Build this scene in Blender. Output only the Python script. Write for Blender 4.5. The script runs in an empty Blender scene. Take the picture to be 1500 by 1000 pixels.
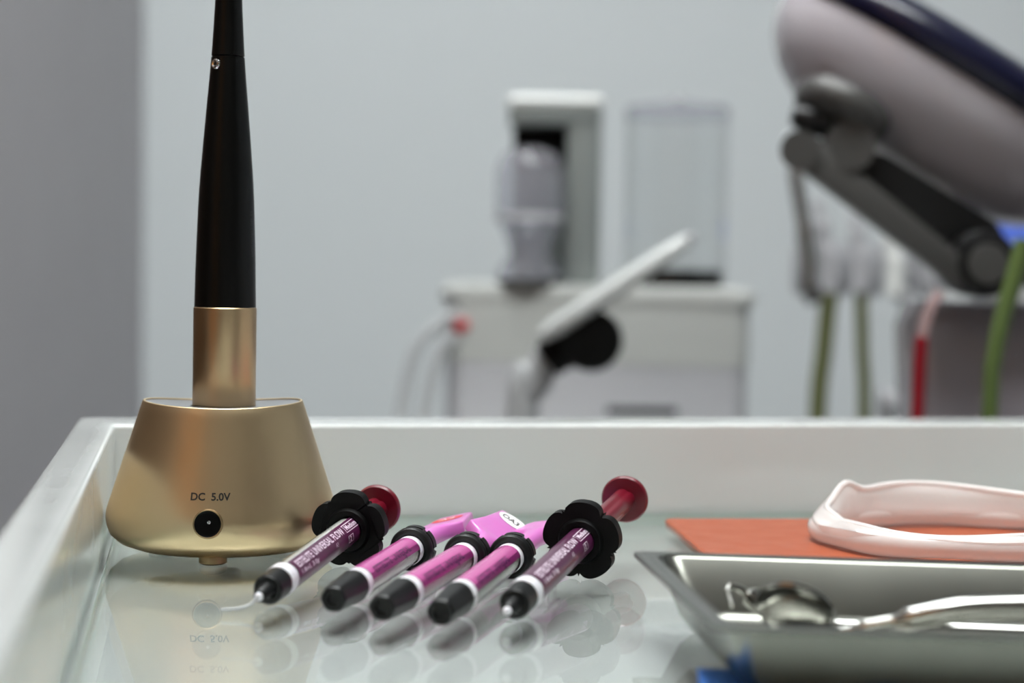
import bpy, bmesh, math, random
from mathutils import Vector, Matrix, Euler
random.seed(7)
PI = math.pi
col = bpy.context.scene.collection
S = 0.001                                    # everything below is written in millimetres

# ------------------------------------------------------------------ camera
FOC = 2750.0; PITCH = math.atan(132.6 / FOC); ROLL = .0146; CAMZ = 950.0
GLASS = 848.0                                # height of the top of the glass plate
def ray(px, py):
    x = (px - 750) / FOC; y = -(py - 500) / FOC
    c, s = math.cos(ROLL), math.sin(ROLL)
    a = x * c - y * s; b = x * s + y * c
    ct, st = math.cos(PITCH), math.sin(PITCH)
    return Vector((a, ct + b * st, -st + b * ct))
def on(px, py, z):
    d = ray(px, py); return Vector((0, 0, CAMZ)) + d * ((z - CAMZ) / d.z)
def at(px, py, Y):
    d = ray(px, py); return Vector((0, 0, CAMZ)) + d * (Y / d.y)

# ------------------------------------------------------------------ materials
def lin(c):
    return tuple((v / 255 / 12.92) if v / 255 <= .04045 else ((v / 255 + .055) / 1.055) ** 2.4 for v in c)
MATS = {}
def mat(name, rgb, rough=.5, metal=0., noise=0., scale=60., emit=None, coat=0., trans=0., sss=0., spec=.5, bump=0., aniso=0.):
    m = bpy.data.materials.new(name); m.use_nodes = True; MATS[name] = m
    nt = m.node_tree; b = nt.nodes['Principled BSDF']
    c = lin(rgb)
    b.inputs['Base Color'].default_value = (*c, 1)
    b.inputs['Roughness'].default_value = rough
    b.inputs['Metallic'].default_value = metal
    b.inputs['Specular IOR Level'].default_value = spec
    b.inputs['Coat Weight'].default_value = coat
    b.inputs['Coat Roughness'].default_value = .08
    b.inputs['Transmission Weight'].default_value = trans
    b.inputs['Anisotropic'].default_value = aniso
    if sss:
        b.inputs['Subsurface Weight'].default_value = sss
        b.inputs['Subsurface Radius'].default_value = (.004, .002, .0015)
    if emit:
        b.inputs['Emission Color'].default_value = (*emit[0], 1)
        b.inputs['Emission Strength'].default_value = emit[1]
    if noise or bump:
        tc = nt.nodes.new('ShaderNodeTexCoord'); n = nt.nodes.new('ShaderNodeTexNoise')
        n.inputs['Scale'].default_value = scale; n.inputs['Detail'].default_value = 4
        nt.links.new(tc.outputs['Object'], n.inputs['Vector'])
        if noise:
            mr = nt.nodes.new('ShaderNodeMapRange')
            mr.inputs['To Min'].default_value = max(0, rough - noise); mr.inputs['To Max'].default_value = min(1, rough + noise)
            nt.links.new(n.outputs['Fac'], mr.inputs['Value']); nt.links.new(mr.outputs['Result'], b.inputs['Roughness'])
        if bump:
            bp = nt.nodes.new('ShaderNodeBump'); bp.inputs['Strength'].default_value = bump; bp.inputs['Distance'].default_value = .001
            nt.links.new(n.outputs['Fac'], bp.inputs['Height']); nt.links.new(bp.outputs['Normal'], b.inputs['Normal'])
    return m
def clear(name, tint, gloss_rough=.02, body=0., body_rgb=(240, 240, 240), ior=1.45, translucent=False):
    """thin clear plastic or glass: see-through, Fresnel reflection, optional milky body"""
    m = bpy.data.materials.new(name); m.use_nodes = True; MATS[name] = m
    nt = m.node_tree; nt.nodes.clear()
    out = nt.nodes.new('ShaderNodeOutputMaterial')
    t = nt.nodes.new('ShaderNodeBsdfTransparent'); t.inputs[0].default_value = (*tint, 1)
    last = t.outputs[0]
    if body:
        d = nt.nodes.new('ShaderNodeBsdfTranslucent' if translucent else 'ShaderNodeBsdfDiffuse'); d.inputs[0].default_value = (*lin(body_rgb), 1)
        src = d.outputs[0]
        if translucent:
            d2 = nt.nodes.new('ShaderNodeBsdfDiffuse'); d2.inputs[0].default_value = (*lin(body_rgb), 1)
            m0 = nt.nodes.new('ShaderNodeMixShader'); m0.inputs[0].default_value = .75
            nt.links.new(d.outputs[0], m0.inputs[1]); nt.links.new(d2.outputs[0], m0.inputs[2]); src = m0.outputs[0]
        mx = nt.nodes.new('ShaderNodeMixShader'); mx.inputs[0].default_value = body
        nt.links.new(last, mx.inputs[1]); nt.links.new(src, mx.inputs[2]); last = mx.outputs[0]
    g = nt.nodes.new('ShaderNodeBsdfGlossy'); g.inputs['Roughness'].default_value = gloss_rough
    lw = nt.nodes.new('ShaderNodeLayerWeight'); lw.inputs['Blend'].default_value = .5
    # Schlick curve from the facing term, the same from both sides of the sheet
    f0 = ((ior - 1) / (ior + 1)) ** 2
    p = nt.nodes.new('ShaderNodeMath'); p.operation = 'POWER'; p.inputs[1].default_value = 5.0
    nt.links.new(lw.outputs['Facing'], p.inputs[0])
    ma = nt.nodes.new('ShaderNodeMath'); ma.operation = 'MULTIPLY_ADD'; ma.inputs[1].default_value = 1 - f0; ma.inputs[2].default_value = f0
    nt.links.new(p.outputs[0], ma.inputs[0])
    mg = nt.nodes.new('ShaderNodeMixShader')
    nt.links.new(ma.outputs[0], mg.inputs[0]); nt.links.new(last, mg.inputs[1]); nt.links.new(g.outputs[0], mg.inputs[2])
    nt.links.new(mg.outputs[0], out.inputs[0])
    return m

mat('wall_white', (216, 221, 223), .7, noise=.1, scale=8, bump=.03)
mat('wall_mauve_shade', (172, 168, 171), .5, noise=.1, scale=8, bump=.03)  # left wall's shade partly put into its colour as a darker mauve-grey
mat('wall_taupe', (98, 92, 84), .6, noise=.1, scale=8, bump=.03)
mat('ceiling_white', (235, 235, 235), .9, bump=.03)
mat('vinyl_floor', (150, 150, 152), .4, noise=.12, scale=12)
mat('door_wood', (204, 146, 92), .45, noise=.1, scale=20)
mat('dark_wood', (84, 62, 48), .5)
mat('lamp', (255, 255, 255), .5, emit=((.96, 1., .99), 22.0))
mat('lamp_frame', (200, 200, 200), .4, metal=.6)
mat('white_enamel', (200, 203, 202), .16, noise=.05, scale=30, coat=.3)
mat('white_plastic', (222, 224, 222), .35, noise=.05)
mat('grey_plastic', (176, 176, 180), .4)
mat('mauve_shell', (178, 172, 178), .22, coat=.4)
mat('navy_vinyl', (16, 18, 44), .24, bump=.1, scale=300)
mat('dark_metal', (84, 83, 82), .42, metal=.3)
mat('darker_metal', (34, 34, 35), .32, metal=.4)
mat('black_plastic', (9, 10, 11), .34, noise=.05)
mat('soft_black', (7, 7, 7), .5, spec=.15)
mat('pale_grey', (176, 178, 180), .45)
mat('socket_black', (4, 4, 4), .4, spec=.1)
mat('unit_white', (188, 190, 187), .35, noise=.05)
mat('backrest_grey', (166, 161, 169), .25, coat=.3)
mat('foil_dark', (140, 36, 110), .3, metal=.4, coat=.3)
mat('needle_grey', (150, 152, 152), .3, metal=.4)
mat('cap_black', (13, 14, 15), .42, spec=.35)
mat('handle_black', (5, 6, 6), .3, noise=.04, spec=.28)
mat('gold', (214, 192, 154), .38, metal=1., noise=.04, scale=400, aniso=.3)
mat('gold_sleeve', (200, 174, 138), .34, metal=1.)
mat('gold_dark', (150, 128, 96), .4, metal=1.)
mat('dish_grey', (150, 152, 156), .28, metal=.6)
mat('chrome', (210, 212, 212), .12, metal=1.)
mat('steel', (130, 131, 124), .24, metal=1., noise=.06, scale=25)
mat('steel_tool', (168, 168, 164), .16, metal=1.)
mat('ink', (28, 24, 20), .5)
mat('grey_ink', (64, 64, 66), .5)
mat('white_ink', (222, 205, 220), .5)
mat('purple_ink', (66, 16, 64), .5)
mat('purple_label', (80, 28, 64), .33, coat=.3)
mat('pink_foil', (214, 98, 172), .25, metal=.35, coat=.3)
mat('pink_plastic', (204, 112, 188), .3, coat=.2, sss=.1)
mat('red_sticker', (206, 38, 56), .4)
mat('white_sticker', (236, 236, 236), .4)
mat('white_ring', (226, 224, 230), .35, sss=.1)
mat('paste', (222, 224, 218), .5)
mat('wine_red', (104, 8, 30), .32, coat=.1, sss=.08)
mat('orange_plastic', (160, 74, 38), .4, noise=.08, scale=80)
mat('blue_paper', (74, 140, 240), .7)
mat('blue_cloth', (84, 112, 210), .7)
mat('olive_hose', (92, 96, 58), .5)
mat('green_hose', (88, 106, 56), .4)
mat('red_hose', (138, 6, 28), .35)
mat('silver_plastic', (150, 156, 154), .3, metal=.35)
mat('red_badge', (190, 60, 66), .4)
mat('tray_glass_edge', (188, 204, 196), .15, sss=.3)
e_ = MATS['white_enamel'].node_tree.nodes['Principled BSDF']; e_.inputs['Coat Weight'].default_value = .35; e_.inputs['Coat Roughness'].default_value = .15
clear('glass_top', (.965, .99, .975), .015, ior=1.42)
clear('glass_under', (1., 1., 1.), .02, ior=1.0)
clear('clear_barrel', (.95, .95, .95), .04)
clear('clear_tank', (.975, .98, .98), .05)
clear('clear_bottle', (.86, .87, .9), .05, body=.22, body_rgb=(205, 203, 212))
clear('milky_silicone', (1, .99, .98), .12, body=.55, body_rgb=(252, 249, 248), translucent=True)
clear('silicone_ring', (1, .99, .98), .15, body=.72, body_rgb=(252, 249, 248), translucent=True)
clear('coil_clear', (.95, .9, .9), .1, body=.4, body_rgb=(220, 190, 190))

# ------------------------------------------------------------------ mesh helpers
class MB:
    def __init__(s): s.v = []; s.f = []; s.mi = []; s.m = 0
    def add(s, vs, fs, M=None):
        o = len(s.v)
        s.v += [(M @ Vector(v)) if M is not None else Vector(v) for v in vs]
        for f in fs: s.f.append(tuple(i + o for i in f)); s.mi.append(s.m)
        return s
    def use(s, i): s.m = i; return s
    def lathe(s, prof, n=48, M=None, caps=True):
        vs = []; fs = []
        k = len(prof)
        for r, z in prof:
            for i in range(n):
                a = 2 * PI * i / n; vs.append((r * math.cos(a), r * math.sin(a), z))
        for j in range(k - 1):
            for i in range(n):
                i2 = (i + 1) % n
                fs.append((j * n + i, j * n + i2, (j + 1) * n + i2, (j + 1) * n + i))
        if caps:
            if prof[0][0] > 1e-6: fs.append(tuple(reversed(range(n))))
            if prof[-1][0] > 1e-6: fs.append(tuple((k - 1) * n + i for i in range(n)))
        return s.add(vs, fs, M)
    def loft(s, loops, cap0=True, cap1=True, closed=False, M=None):
        n = len(loops[0]); vs = [p for l in loops for p in l]; fs = []
        k = len(loops)
        for j in range(k if closed else k - 1):
            j2 = (j + 1) % k
            for i in range(n):
                i2 = (i + 1) % n
                fs.append((j * n + i, j * n + i2, j2 * n + i2, j2 * n + i))
        if not closed:
            if cap0: fs.append(tuple(reversed(range(n))))
            if cap1: fs.append(tuple((k - 1) * n + i for i in range(n)))
        return s.add(vs, fs, M)
    def tube(s, pts, r, n=16, closed=False, flat=None, M=None):
        pts = [Vector(p) for p in pts]; k = len(pts)
        rs = r if isinstance(r, (list, tuple)) else [r] * k
        loops = []; up = None
        for i, p in enumerate(pts):
            a = pts[(i - 1) % k] if (closed or i > 0) else p
            b = pts[(i + 1) % k] if (closed or i < k - 1) else p
            t = (b - a).normalized()
            if up is None:
                up = Vector((0, 0, 1)) if abs(t.z) < .9 else Vector((0, 1, 0))
            up = (up - t * up.dot(t)).normalized()
            sd = t.cross(up)
            fx = flat if flat else 1.
            loops.append([p + (sd * math.cos(q) + up * math.sin(q) * fx) * rs[i] for q in [2 * PI * j / n for j in range(n)]])
        return s.loft(loops, closed=closed, M=M)
    def box(s, lo, hi, bev=0., seg=3, M=None):
        bm = bmesh.new()
        bmesh.ops.create_cube(bm, size=1)
        for v in bm.verts:
            v.co = Vector([lo[i] + (hi[i] - lo[i]) * (v.co[i] + .5) for i in range(3)])
        if bev: bmesh.ops.bevel(bm, geom=bm.edges[:], offset=bev, segments=seg, profile=.5, affect='EDGES')
        return s.frombm(bm, M)
    def prism(s, outline, z0, z1, bev=0., seg=2, M=None):
        bm = bmesh.new()
        b = [bm.verts.new((x, y, z0)) for x, y in outline]; t = [bm.verts.new((x, y, z1)) for x, y in outline]
        n = len(b)
        f0 = bm.faces.new(list(reversed(b))); f1 = bm.faces.new(t)
        for i in range(n): bm.faces.new((b[i], b[(i + 1) % n], t[(i + 1) % n], t[i]))
        if bev:
            es = list(f0.edges) + list(f1.edges)
            bmesh.ops.bevel(bm, geom=es, offset=bev, segments=seg, profile=.5, affect='EDGES')
        return s.frombm(bm, M)
    def frombm(s, bm, M=None):
        bm.verts.index_update()
        s.add([v.co.copy() for v in bm.verts], [[v.index for v in f.verts] for f in bm.faces], M)
        bm.free(); return s
    def build(s, name, mats, parent=None, sharp=40, fix=True):
        me = bpy.data.meshes.new(name)
        me.from_pydata([tuple(v * S) for v in s.v], [], s.f)
        for m in (mats if isinstance(mats, (list, tuple)) else [mats]): me.materials.append(MATS[m])
        me.polygons.foreach_set('material_index', s.mi)
        if fix:
            bm = bmesh.new(); bm.from_mesh(me); bmesh.ops.recalc_face_normals(bm, faces=bm.faces[:]); bm.to_mesh(me); bm.free()
        me.shade_smooth(); me.set_sharp_from_angle(angle=math.radians(sharp))
        o = bpy.data.objects.new(name, me); col.objects.link(o)
        if parent: o.parent = parent
        return o
def tag(o, label, cat, group=None):
    o['label'] = label; o['category'] = cat
    if group: o['group'] = group
    return o
def thing(name, label, cat, loc=(0, 0, 0), rot=None, group=None):
    o = bpy.data.objects.new(name, None); col.objects.link(o)
    o.empty_display_size = .02
    M = Matrix.Translation(Vector(loc) * S)
    if rot is not None: M = M @ (rot.to_4x4() if isinstance(rot, Matrix) else Euler(rot).to_matrix().to_4x4())
    o.matrix_world = M
    return tag(o, label, cat, group)
def struct(name, mb, m, parent=None, sharp=40):
    o = mb.build(name, m, parent, sharp)
    if not parent: o['kind'] = 'structure'
    return o
def text(s, size, sx=1., bold=0., step=None, axis=0):
    """flat lettering as (verts, faces), left-bottom origin, cut finely so that it can be wrapped round a body"""
    cu = bpy.data.curves.new('t', 'FONT'); cu.body = s; cu.size = size; cu.offset = bold; cu.resolution_u = 3
    o = bpy.data.objects.new('t', cu); col.objects.link(o)
    bpy.context.view_layer.update()
    me = o.evaluated_get(bpy.context.evaluated_depsgraph_get()).to_mesh()
    bm = bmesh.new(); bm.from_mesh(me)
    bpy.data.objects.remove(o); bpy.data.curves.remove(cu)
    for v in bm.verts: v.co.x *= sx
    if step:
        for ax in (0, 1):
            lo = min(v.co[ax] for v in bm.verts); hi = max(v.co[ax] for v in bm.verts)
            q = lo + step
            while q < hi:
                c = Vector((0, 0, 0)); c[ax] = q; n = Vector((0, 0, 0)); n[ax] = 1
                bmesh.ops.bisect_plane(bm, geom=bm.verts[:] + bm.edges[:] + bm.faces[:], plane_co=c, plane_no=n)
                q += step
    bm.verts.index_update()
    vs = [(v.co.x, v.co.y) for v in bm.verts]; fs = [[v.index for v in f.verts] for f in bm.faces]
    bm.free()
    w = max(x for x, y in vs) if vs else 0
    return vs, fs, w
def rrect(x0, y0, x1, y1, r, z, n=6):
    out = []
    for cx, cy, a in ((x1 - r, y1 - r, 0), (x0 + r, y1 - r, 90), (x0 + r, y0 + r, 180), (x1 - r, y0 + r, 270)):
        for i in range(n + 1):
            q = math.radians(a + 90 * i / n); out.append(Vector((cx + r * math.cos(q), cy + r * math.sin(q), z)))
    return out
def smooth_path(ctrl, n=40):
    """Catmull-Rom through the control points"""
    P = [Vector(c) for c in ctrl]; P = [P[0] * 2 - P[1]] + P + [P[-1] * 2 - P[-2]]
    out = []; m = len(P) - 3
    for i in range(n + 1):
        u = i / n * m; k = min(int(u), m - 1); t = u - k
        a, b, c, d = P[k:k + 4]
        out.append(.5 * ((2 * b) + (c - a) * t + (2 * a - 5 * b + 4 * c - d) * t * t + (3 * b - a - 3 * c + d) * t ** 3))
    return out
def frame(zdir, xhint):
    z = Vector(zdir).normalized(); x = Vector(xhint); x = (x - z * x.dot(z)).normalized(); y = z.cross(x)
    return Matrix((x, y, z)).transposed()

# ------------------------------------------------------------------ the room
XL, XR, YB, YF, ZC = -571., 2700., 2900., -1000., 2650.
struct('floor', MB().box((XL - 60, YF - 60, -40), (XR + 60, YB + 60, 0)), 'vinyl_floor')
struct('ceiling', MB().box((XL - 60, YF - 60, ZC), (XR + 60, YB + 60, ZC + 40)), 'ceiling_white')
struct('wall_back', MB().box((XL - 60, YB, 0), (XR + 60, YB + 60, ZC)), 'wall_white')
struct('wall_left', MB().box((XL - 60, YF, 0), (XL, YB, ZC)), 'wall_mauve_shade')
struct('wall_right', MB().box((XR, YF, 0), (XR + 60, YB, ZC)), 'wall_white')
struct('wall_front', MB().box((XL - 60, YF - 60, 0), (XR + 60, YF, ZC)), 'wall_taupe')
d1 = MB().box((XL + .5, -640, 2), (XL + 22, 160, 2060), 3); d1 = struct('door_1', d1, 'door_wood')
hb = MB().tube([(XL + 20, 90, 1020), (XL + 60, 90, 1020), (XL + 66, 84, 1020), (XL + 66, -20, 1020)], 9)
hb.build('door_handle', 'chrome', d1)
d2 = struct('added_door_2', MB().box((XL + .5, 330, 2), (XL + 22, 1330, 2060), 3), 'dark_wood')  # unseen dark door, added so the dock's gold reflects darker on its left
MB().tube([(XL + 20, 400, 1020), (XL + 60, 400, 1020), (XL + 66, 406, 1020), (XL + 66, 510, 1020)], 9).build('door_handle', 'chrome', d2)
t1 = MB().box((XL + .5, -710, 0), (XL + 30, -644, 2130), 3).box((XL + .5, 164, 0), (XL + 30, 230, 2130), 3).box((XL + .5, -710, 2064), (XL + 30, 230, 2130), 3)
struct('trim_1', t1, 'dark_wood')
LIGHTS = [(-255, 1450), (-230, 400), (350, 350)]
for i, (x, y) in enumerate(LIGHTS):
    t = thing('ceiling_light', 'square white ceiling panel light', 'ceiling light', (x, y, ZC - 30), group='ceiling panel lights')
    MB().loft([rrect(-310, -310, 310, 310, 4, 0), rrect(-310, -310, 310, 310, 4, 29.5), rrect(-290, -290, 290, 290, 4, 29.5), rrect(-290, -290, 290, 290, 4, 0)], closed=True).build('frame', 'lamp_frame', t)
    MB().box((-289, -289, 8), (289, 289, 14)).build('diffuser', 'lamp', t)

# ------------------------------------------------------------------ cart with the white raised-rim top
CY = math.radians(9.5)
CW, CD = 480., 470.
corner = Vector((-148.2, 700., 0))
cx = Matrix.Rotation(CY, 3, 'Z')
cc = corner + cx @ Vector((CW / 2, -CD / 2, 0))
cart = thing('instrument_cart', 'white instrument cart with raised rim around its glass covered top', 'cart', cc, (0, 0, CY))
FL = GLASS - 5.4; RT = GLASS + 35
def cart_top():
    bm = bmesh.new()
    a, b = CW / 2, CD / 2
    def ring(x0, y0, x1, y1, z): return [bm.verts.new(p) for p in ((x0, y0, z), (x1, y0, z), (x1, y1, z), (x0, y1, z))]
    ob = ring(-a - 16, -b - 16, a + 16, b + 33, FL - 20); ot = ring(-a - 16, -b - 16, a + 16, b + 33, RT)
    it = ring(-a, -b, a, b, RT); ib = ring(-a, -b, a, b, FL)
    def q(A, B): return [bm.faces.new((A[i], A[(i + 1) % 4], B[(i + 1) % 4], B[i])) for i in range(4)]
    q(ob, ot); q(ot, it); q(it, ib); bm.faces.new(ib); bm.faces.new(list(reversed(ob)))
    bm.edges.ensure_lookup_table()
    def es(A): return [bm.edges.get((A[i], A[(i + 1) % 4])) for i in range(4)]
    vert = [bm.edges.get((ob[i], ot[i])) for i in range(4)]
    bmesh.ops.bevel(bm, geom=es(ot) + vert, offset=4, segments=4, profile=.5, affect='EDGES')
    bm.edges.ensure_lookup_table()
    e2 = [e for e in bm.edges if all(abs(v.co.z - RT) < .01 and abs(v.co.x) <= a + .1 and -b - .1 <= v.co.y <= b + .1 for v in e.verts)]
    bmesh.ops.bevel(bm, geom=e2, offset=1.6, segments=3, profile=.5, affect='EDGES')
    return bm
MB().frombm(cart_top()).build('tray_top', 'white_enamel', cart)
MB().box((-CW / 2 + 6, -CD / 2 + 6, 90), (CW / 2 - 6, CD / 2 + 10, FL - 20), 6).build('cabinet', 'white_plastic', cart)
for k in range(3):
    z0 = 110 + k * 235
    d = MB().box((-CW / 2 + 16, -CD / 2 - 12, z0), (CW / 2 - 16, -CD / 2 + 6, z0 + 222), 4).build('drawer', 'white_plastic', cart)
    MB().tube([(-70, -CD / 2 - 10, z0 + 170), (-70, -CD / 2 - 34, z0 + 170), (70, -CD / 2 - 34, z0 + 170), (70, -CD / 2 - 10, z0 + 170)], 5).build('handle', 'chrome', d)
for sx in (-1, 1):
    for sy in (-1, 1):
        w = MB().lathe([(0, -12), (36, -12), (40, -8), (40, 8), (36, 12), (0, 12)], 32, Matrix.Translation((sx * (CW / 2 - 50), sy * (CD / 2 - 50), 40)) @ Matrix.Rotation(PI / 2, 4, 'Y'))
        w.box((sx * (CW / 2 - 50) - 17, sy * (CD / 2 - 50) - 12, 38), (sx * (CW / 2 - 50) - 13.5, sy * (CD / 2 - 50) + 12, 91), 1)
        w.box((sx * (CW / 2 - 50) - 17, sy * (CD / 2 - 50) - 12, 84), (sx * (CW / 2 - 50) + 17, sy * (CD / 2 - 50) + 12, 92), 1).build('caster', 'grey_plastic', cart)
gp = thing('glass_plate', 'clear greenish glass plate lying inside the white cart top', 'glass plate', (cc.x, cc.y, FL + .4), (0, 0, CY))
g = 1.6
gm = MB(); x0, x1, y0, y1 = -CW / 2 + g, CW / 2 - g, -CD / 2 + g, CD / 2 - g
lo, hi, ch = .1, GLASS - FL - .4, .5
l0 = [(x0, y0, lo), (x1, y0, lo), (x1, y1, lo), (x0, y1, lo)]
l1 = [(x0, y0, hi - ch), (x1, y0, hi - ch), (x1, y1, hi - ch), (x0, y1, hi - ch)]
l2 = [(x0 + ch, y0 + ch, hi), (x1 - ch, y0 + ch, hi), (x1 - ch, y1 - ch, hi), (x0 + ch, y1 - ch, hi)]
gm.add(l2, [(0, 1, 2, 3)]); gm.use(1).loft([l0, l1, l2], False, False); gm.use(2).add(l0, [(3, 2, 1, 0)])
gm.build('glass', ['glass_top', 'tray_glass_edge', 'glass_under'], gp, sharp=20, fix=False)

# ------------------------------------------------------------------ charging dock
BY = 628.
bc = at(326, 720, BY); bx = bc.x
dock = thing('charging_dock', 'round gold metal charging dock with a DC socket, on the glass plate', 'charger', (bx, BY, GLASS), (0, 0, math.atan2(-bx, BY) * 1.0))
RB, RTOP, ZT = 38.5, 26.6, 51.0
def topz(x, y):                      # the cut top: flat in front, dipping slightly behind
    b = max(0., min(1., (y + 8) / 26))
    return ZT - 1.2 * (1 - (x / RTOP) ** 2) * b - .8 * (1 - (x / RTOP) ** 2)
n = 96
prof = [(0, 1.9), (22, 1.9), (30, 2.3), (34.2, 3.9), (37.0, 6.4), (38.1, 9.2), (RB, 12.2), (38.2, 14.6)]
loops = []
for r, z in prof[1:]:
    loops.append([Vector((r * math.cos(2 * PI * i / n), r * math.sin(2 * PI * i / n), z)) for i in range(n)])
for k in range(1, 13):
    u = k / 12
    lp = []
    for i in range(n):
        a = 2 * PI * i / n
        zt = topz(RTOP * math.cos(a), RTOP * math.sin(a)) - .5
        r = 38.2 + (RTOP - 38.2) * u - .0
        lp.append(Vector((r * math.cos(a), r * math.sin(a), 14.6 + (zt - 14.6) * u)))
    loops.append(lp)
for dr, dz in ((.2, .3), (.6, .4), (.95, .2), (1.1, -.9)):
    loops.append([Vector(((RTOP - dr) * math.cos(2 * PI * i / n), (RTOP - dr) * math.sin(2 * PI * i / n), topz(RTOP * math.cos(2 * PI * i / n), RTOP * math.sin(2 * PI * i / n)) - .5 + dz)) for i in range(n)])
MB().loft(loops, True, False).build('body', 'gold', dock, 50)
pd = MB(); rr = [RTOP - 1.05 - (RTOP - 12.0) * k / 6 for k in range(7)]
lps = []
for k, r in enumerate(rr):
    lps.append([Vector((r * math.cos(2 * PI * i / n), r * math.sin(2 * PI * i / n), topz(r * math.cos(2 * PI * i / n), r * math.sin(2 * PI * i / n)) - .55 - .7 * math.sin(k / 6 * PI / 2))) for i in range(n)])
lps.append([Vector((p.x, p.y, 30)) for p in lps[-1]]); lps.append([Vector((p.x * .2, p.y * .2, 30)) for p in lps[-1]])
pd.loft(lps, False, True).build('top_dish', 'dish_grey', dock, 50)
for k in range(4):
    a = -PI / 2 + k * PI / 2 + math.radians(-6)
    MB().lathe([(3.6, 0), (4.5, .5), (4.5, 2.4), (4.2, 3.0)], 32, Matrix.Translation(((27.5 if k == 0 else 20) * math.cos(a), (27.5 if k == 0 else 20) * math.sin(a), 0))).build('foot', 'gold_dark', dock)
def cone(ang, z, off=0.):            # a point on the slanted side; ang 0 faces the camera, + to the right
    r = 38.2 + (RTOP - 38.2) * (z - 14.6) / (ZT - 1.5 - 14.6)
    if z < 14.6: r = 38.2 + (RB - 38.2) * min(1, (14.6 - z) / 2.2) - max(0, 12.4 - z) * .22
    r += off
    return Vector((r * math.sin(ang), -r * math.cos(ang), z + off * .25))
def local_ang(px):                   # angle round the dock of a pixel column
    return math.asin(max(-1, min(1, (px - 326) / 2750 * 592 / 38)))
ja = local_ang(305); jz = 14.4
jn = (cone(ja, jz, 1) - cone(ja, jz)).normalized()
JM = Matrix.Translation(cone(ja, jz)) @ frame(Vector((math.sin(ja), -math.cos(ja), .12)), (math.cos(ja), math.sin(ja), 0)).to_4x4()
jk = MB().lathe([(4.15, .15), (4.2, .45), (4.4, .55), (4.7, .4), (4.8, -.6)], 48, JM, caps=False).build('socket_ring', 'gold_dark', dock)
js = MB().lathe([(4.2, .5), (3.9, .3), (3.2, .16), (0, .12)], 48, JM, caps=False).build('power_socket', 'socket_black', dock)
MB().lathe([(0.62, .1), (.62, .7), (.4, .95), (0, 1.0)], 20, JM @ Matrix.Translation((.35, .5, 0))).build('contact_pin', 'chrome', js)
vs, fs, w = text('DC  5.0V', 3.35, 1.0, .085, step=.9)
ta = local_ang(307)
lt = MB(); lt.add([cone(ta + (x - w / 2) / 36.2, 21.6 + y * .97, .1) for x, y in vs], fs)
lt.build('lettering', 'ink', dock, fix=False)

# ------------------------------------------------------------------ curing light standing in the dock
hx = bx
hl = thing('curing_light', 'slim black curing light with gold sleeve standing upright in the gold dock', 'dental light', (hx + .2, BY, GLASS + 31), (0, math.radians(.25), math.atan2(-hx, BY)))
z0 = GLASS + 31
MB().lathe([(9.6, 0), (10.5, 1.2), (10.5, 50.6), (10.2, 50.9)], 64).build('gold_sleeve', 'gold_sleeve', hl)
def hr(z):
    pts = [(929, 10.25), (945, 9.95), (969, 9.1), (990, 7.45), (1013, 5.45), (1032, 4.4), (1050, 3.9), (1070, 3.8)]
    for (a, ra), (b, rb) in zip(pts, pts[1:]):
        if z <= b:
            t = (z - a) / (b - a); return ra + (rb - ra) * t
    return 3.8
def hsm(z): return (hr(z - 6) + 2 * hr(z) + hr(z + 6)) / 4 if z > 936 else hr(z)
zs = [929 + k * 4.2 for k in range(21)]
MB().lathe([(hsm(z), z - z0) for z in zs if z < 1012.6] + [(hsm(1012.8), 1012.8 - z0), (hsm(1012.8) - .3, 1013.0 - z0)], 64).build('handle_body', 'handle_black', hl)
tip = MB().lathe([(hsm(1013) - .3, 1013.1 - z0), (hsm(1013.4), 1013.4 - z0)] + [(hsm(z), z - z0) for z in range(1017, 1068, 4)], 48)
tip.tube(smooth_path([(0, 0, 1066 - z0), (0, -.5, 1076 - z0), (0, -5, 1083 - z0), (0, -11, 1085 - z0)], 14), [3.8] * 5 + [4.2] * 5 + [5.] * 5, 32)
tip.build('tip_section', 'handle_black', hl)
MB().lathe([(0, 0), (3.6, 0), (3.6, .8), (2.6, 1.4), (0, 1.7)], 32, Matrix.Translation((0, -11, 1085 - z0)) @ Matrix.Rotation(PI / 2, 4, 'X')).build('lens', 'clear_barrel', hl)
def hpt(ang, z, off=0.): r = hsm(z) + off; return Vector((r * math.sin(ang), -r * math.cos(ang), z - z0))
ba = math.radians(-46); bz = 1010.2
BM = Matrix.Translation(hpt(ba, bz, -.25)) @ frame(Vector((math.sin(ba), -math.cos(ba), .2)), (math.cos(ba), math.sin(ba), 0)).to_4x4()
bt = MB().lathe([(.55, .45), (1.15, .75), (1.7, .55), (1.9, 0)], 32, BM, caps=False).build('power_button', 'chrome', hl)
MB().lathe([(.75, .3), (.6, .55), (0, .6)], 24, BM).build('button_center', 'black_plastic', bt)
vs, fs, w = text('CE  LED CURING LIGHT', 2.0, .72, 0, step=.8)
mk = MB(); mk.add([hpt(math.radians(58) - y / 9.5 * -1, 962 - x, .06) for x, y in vs], fs)
mk.build('printed_marking', 'grey_ink', hl, fix=False)

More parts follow.
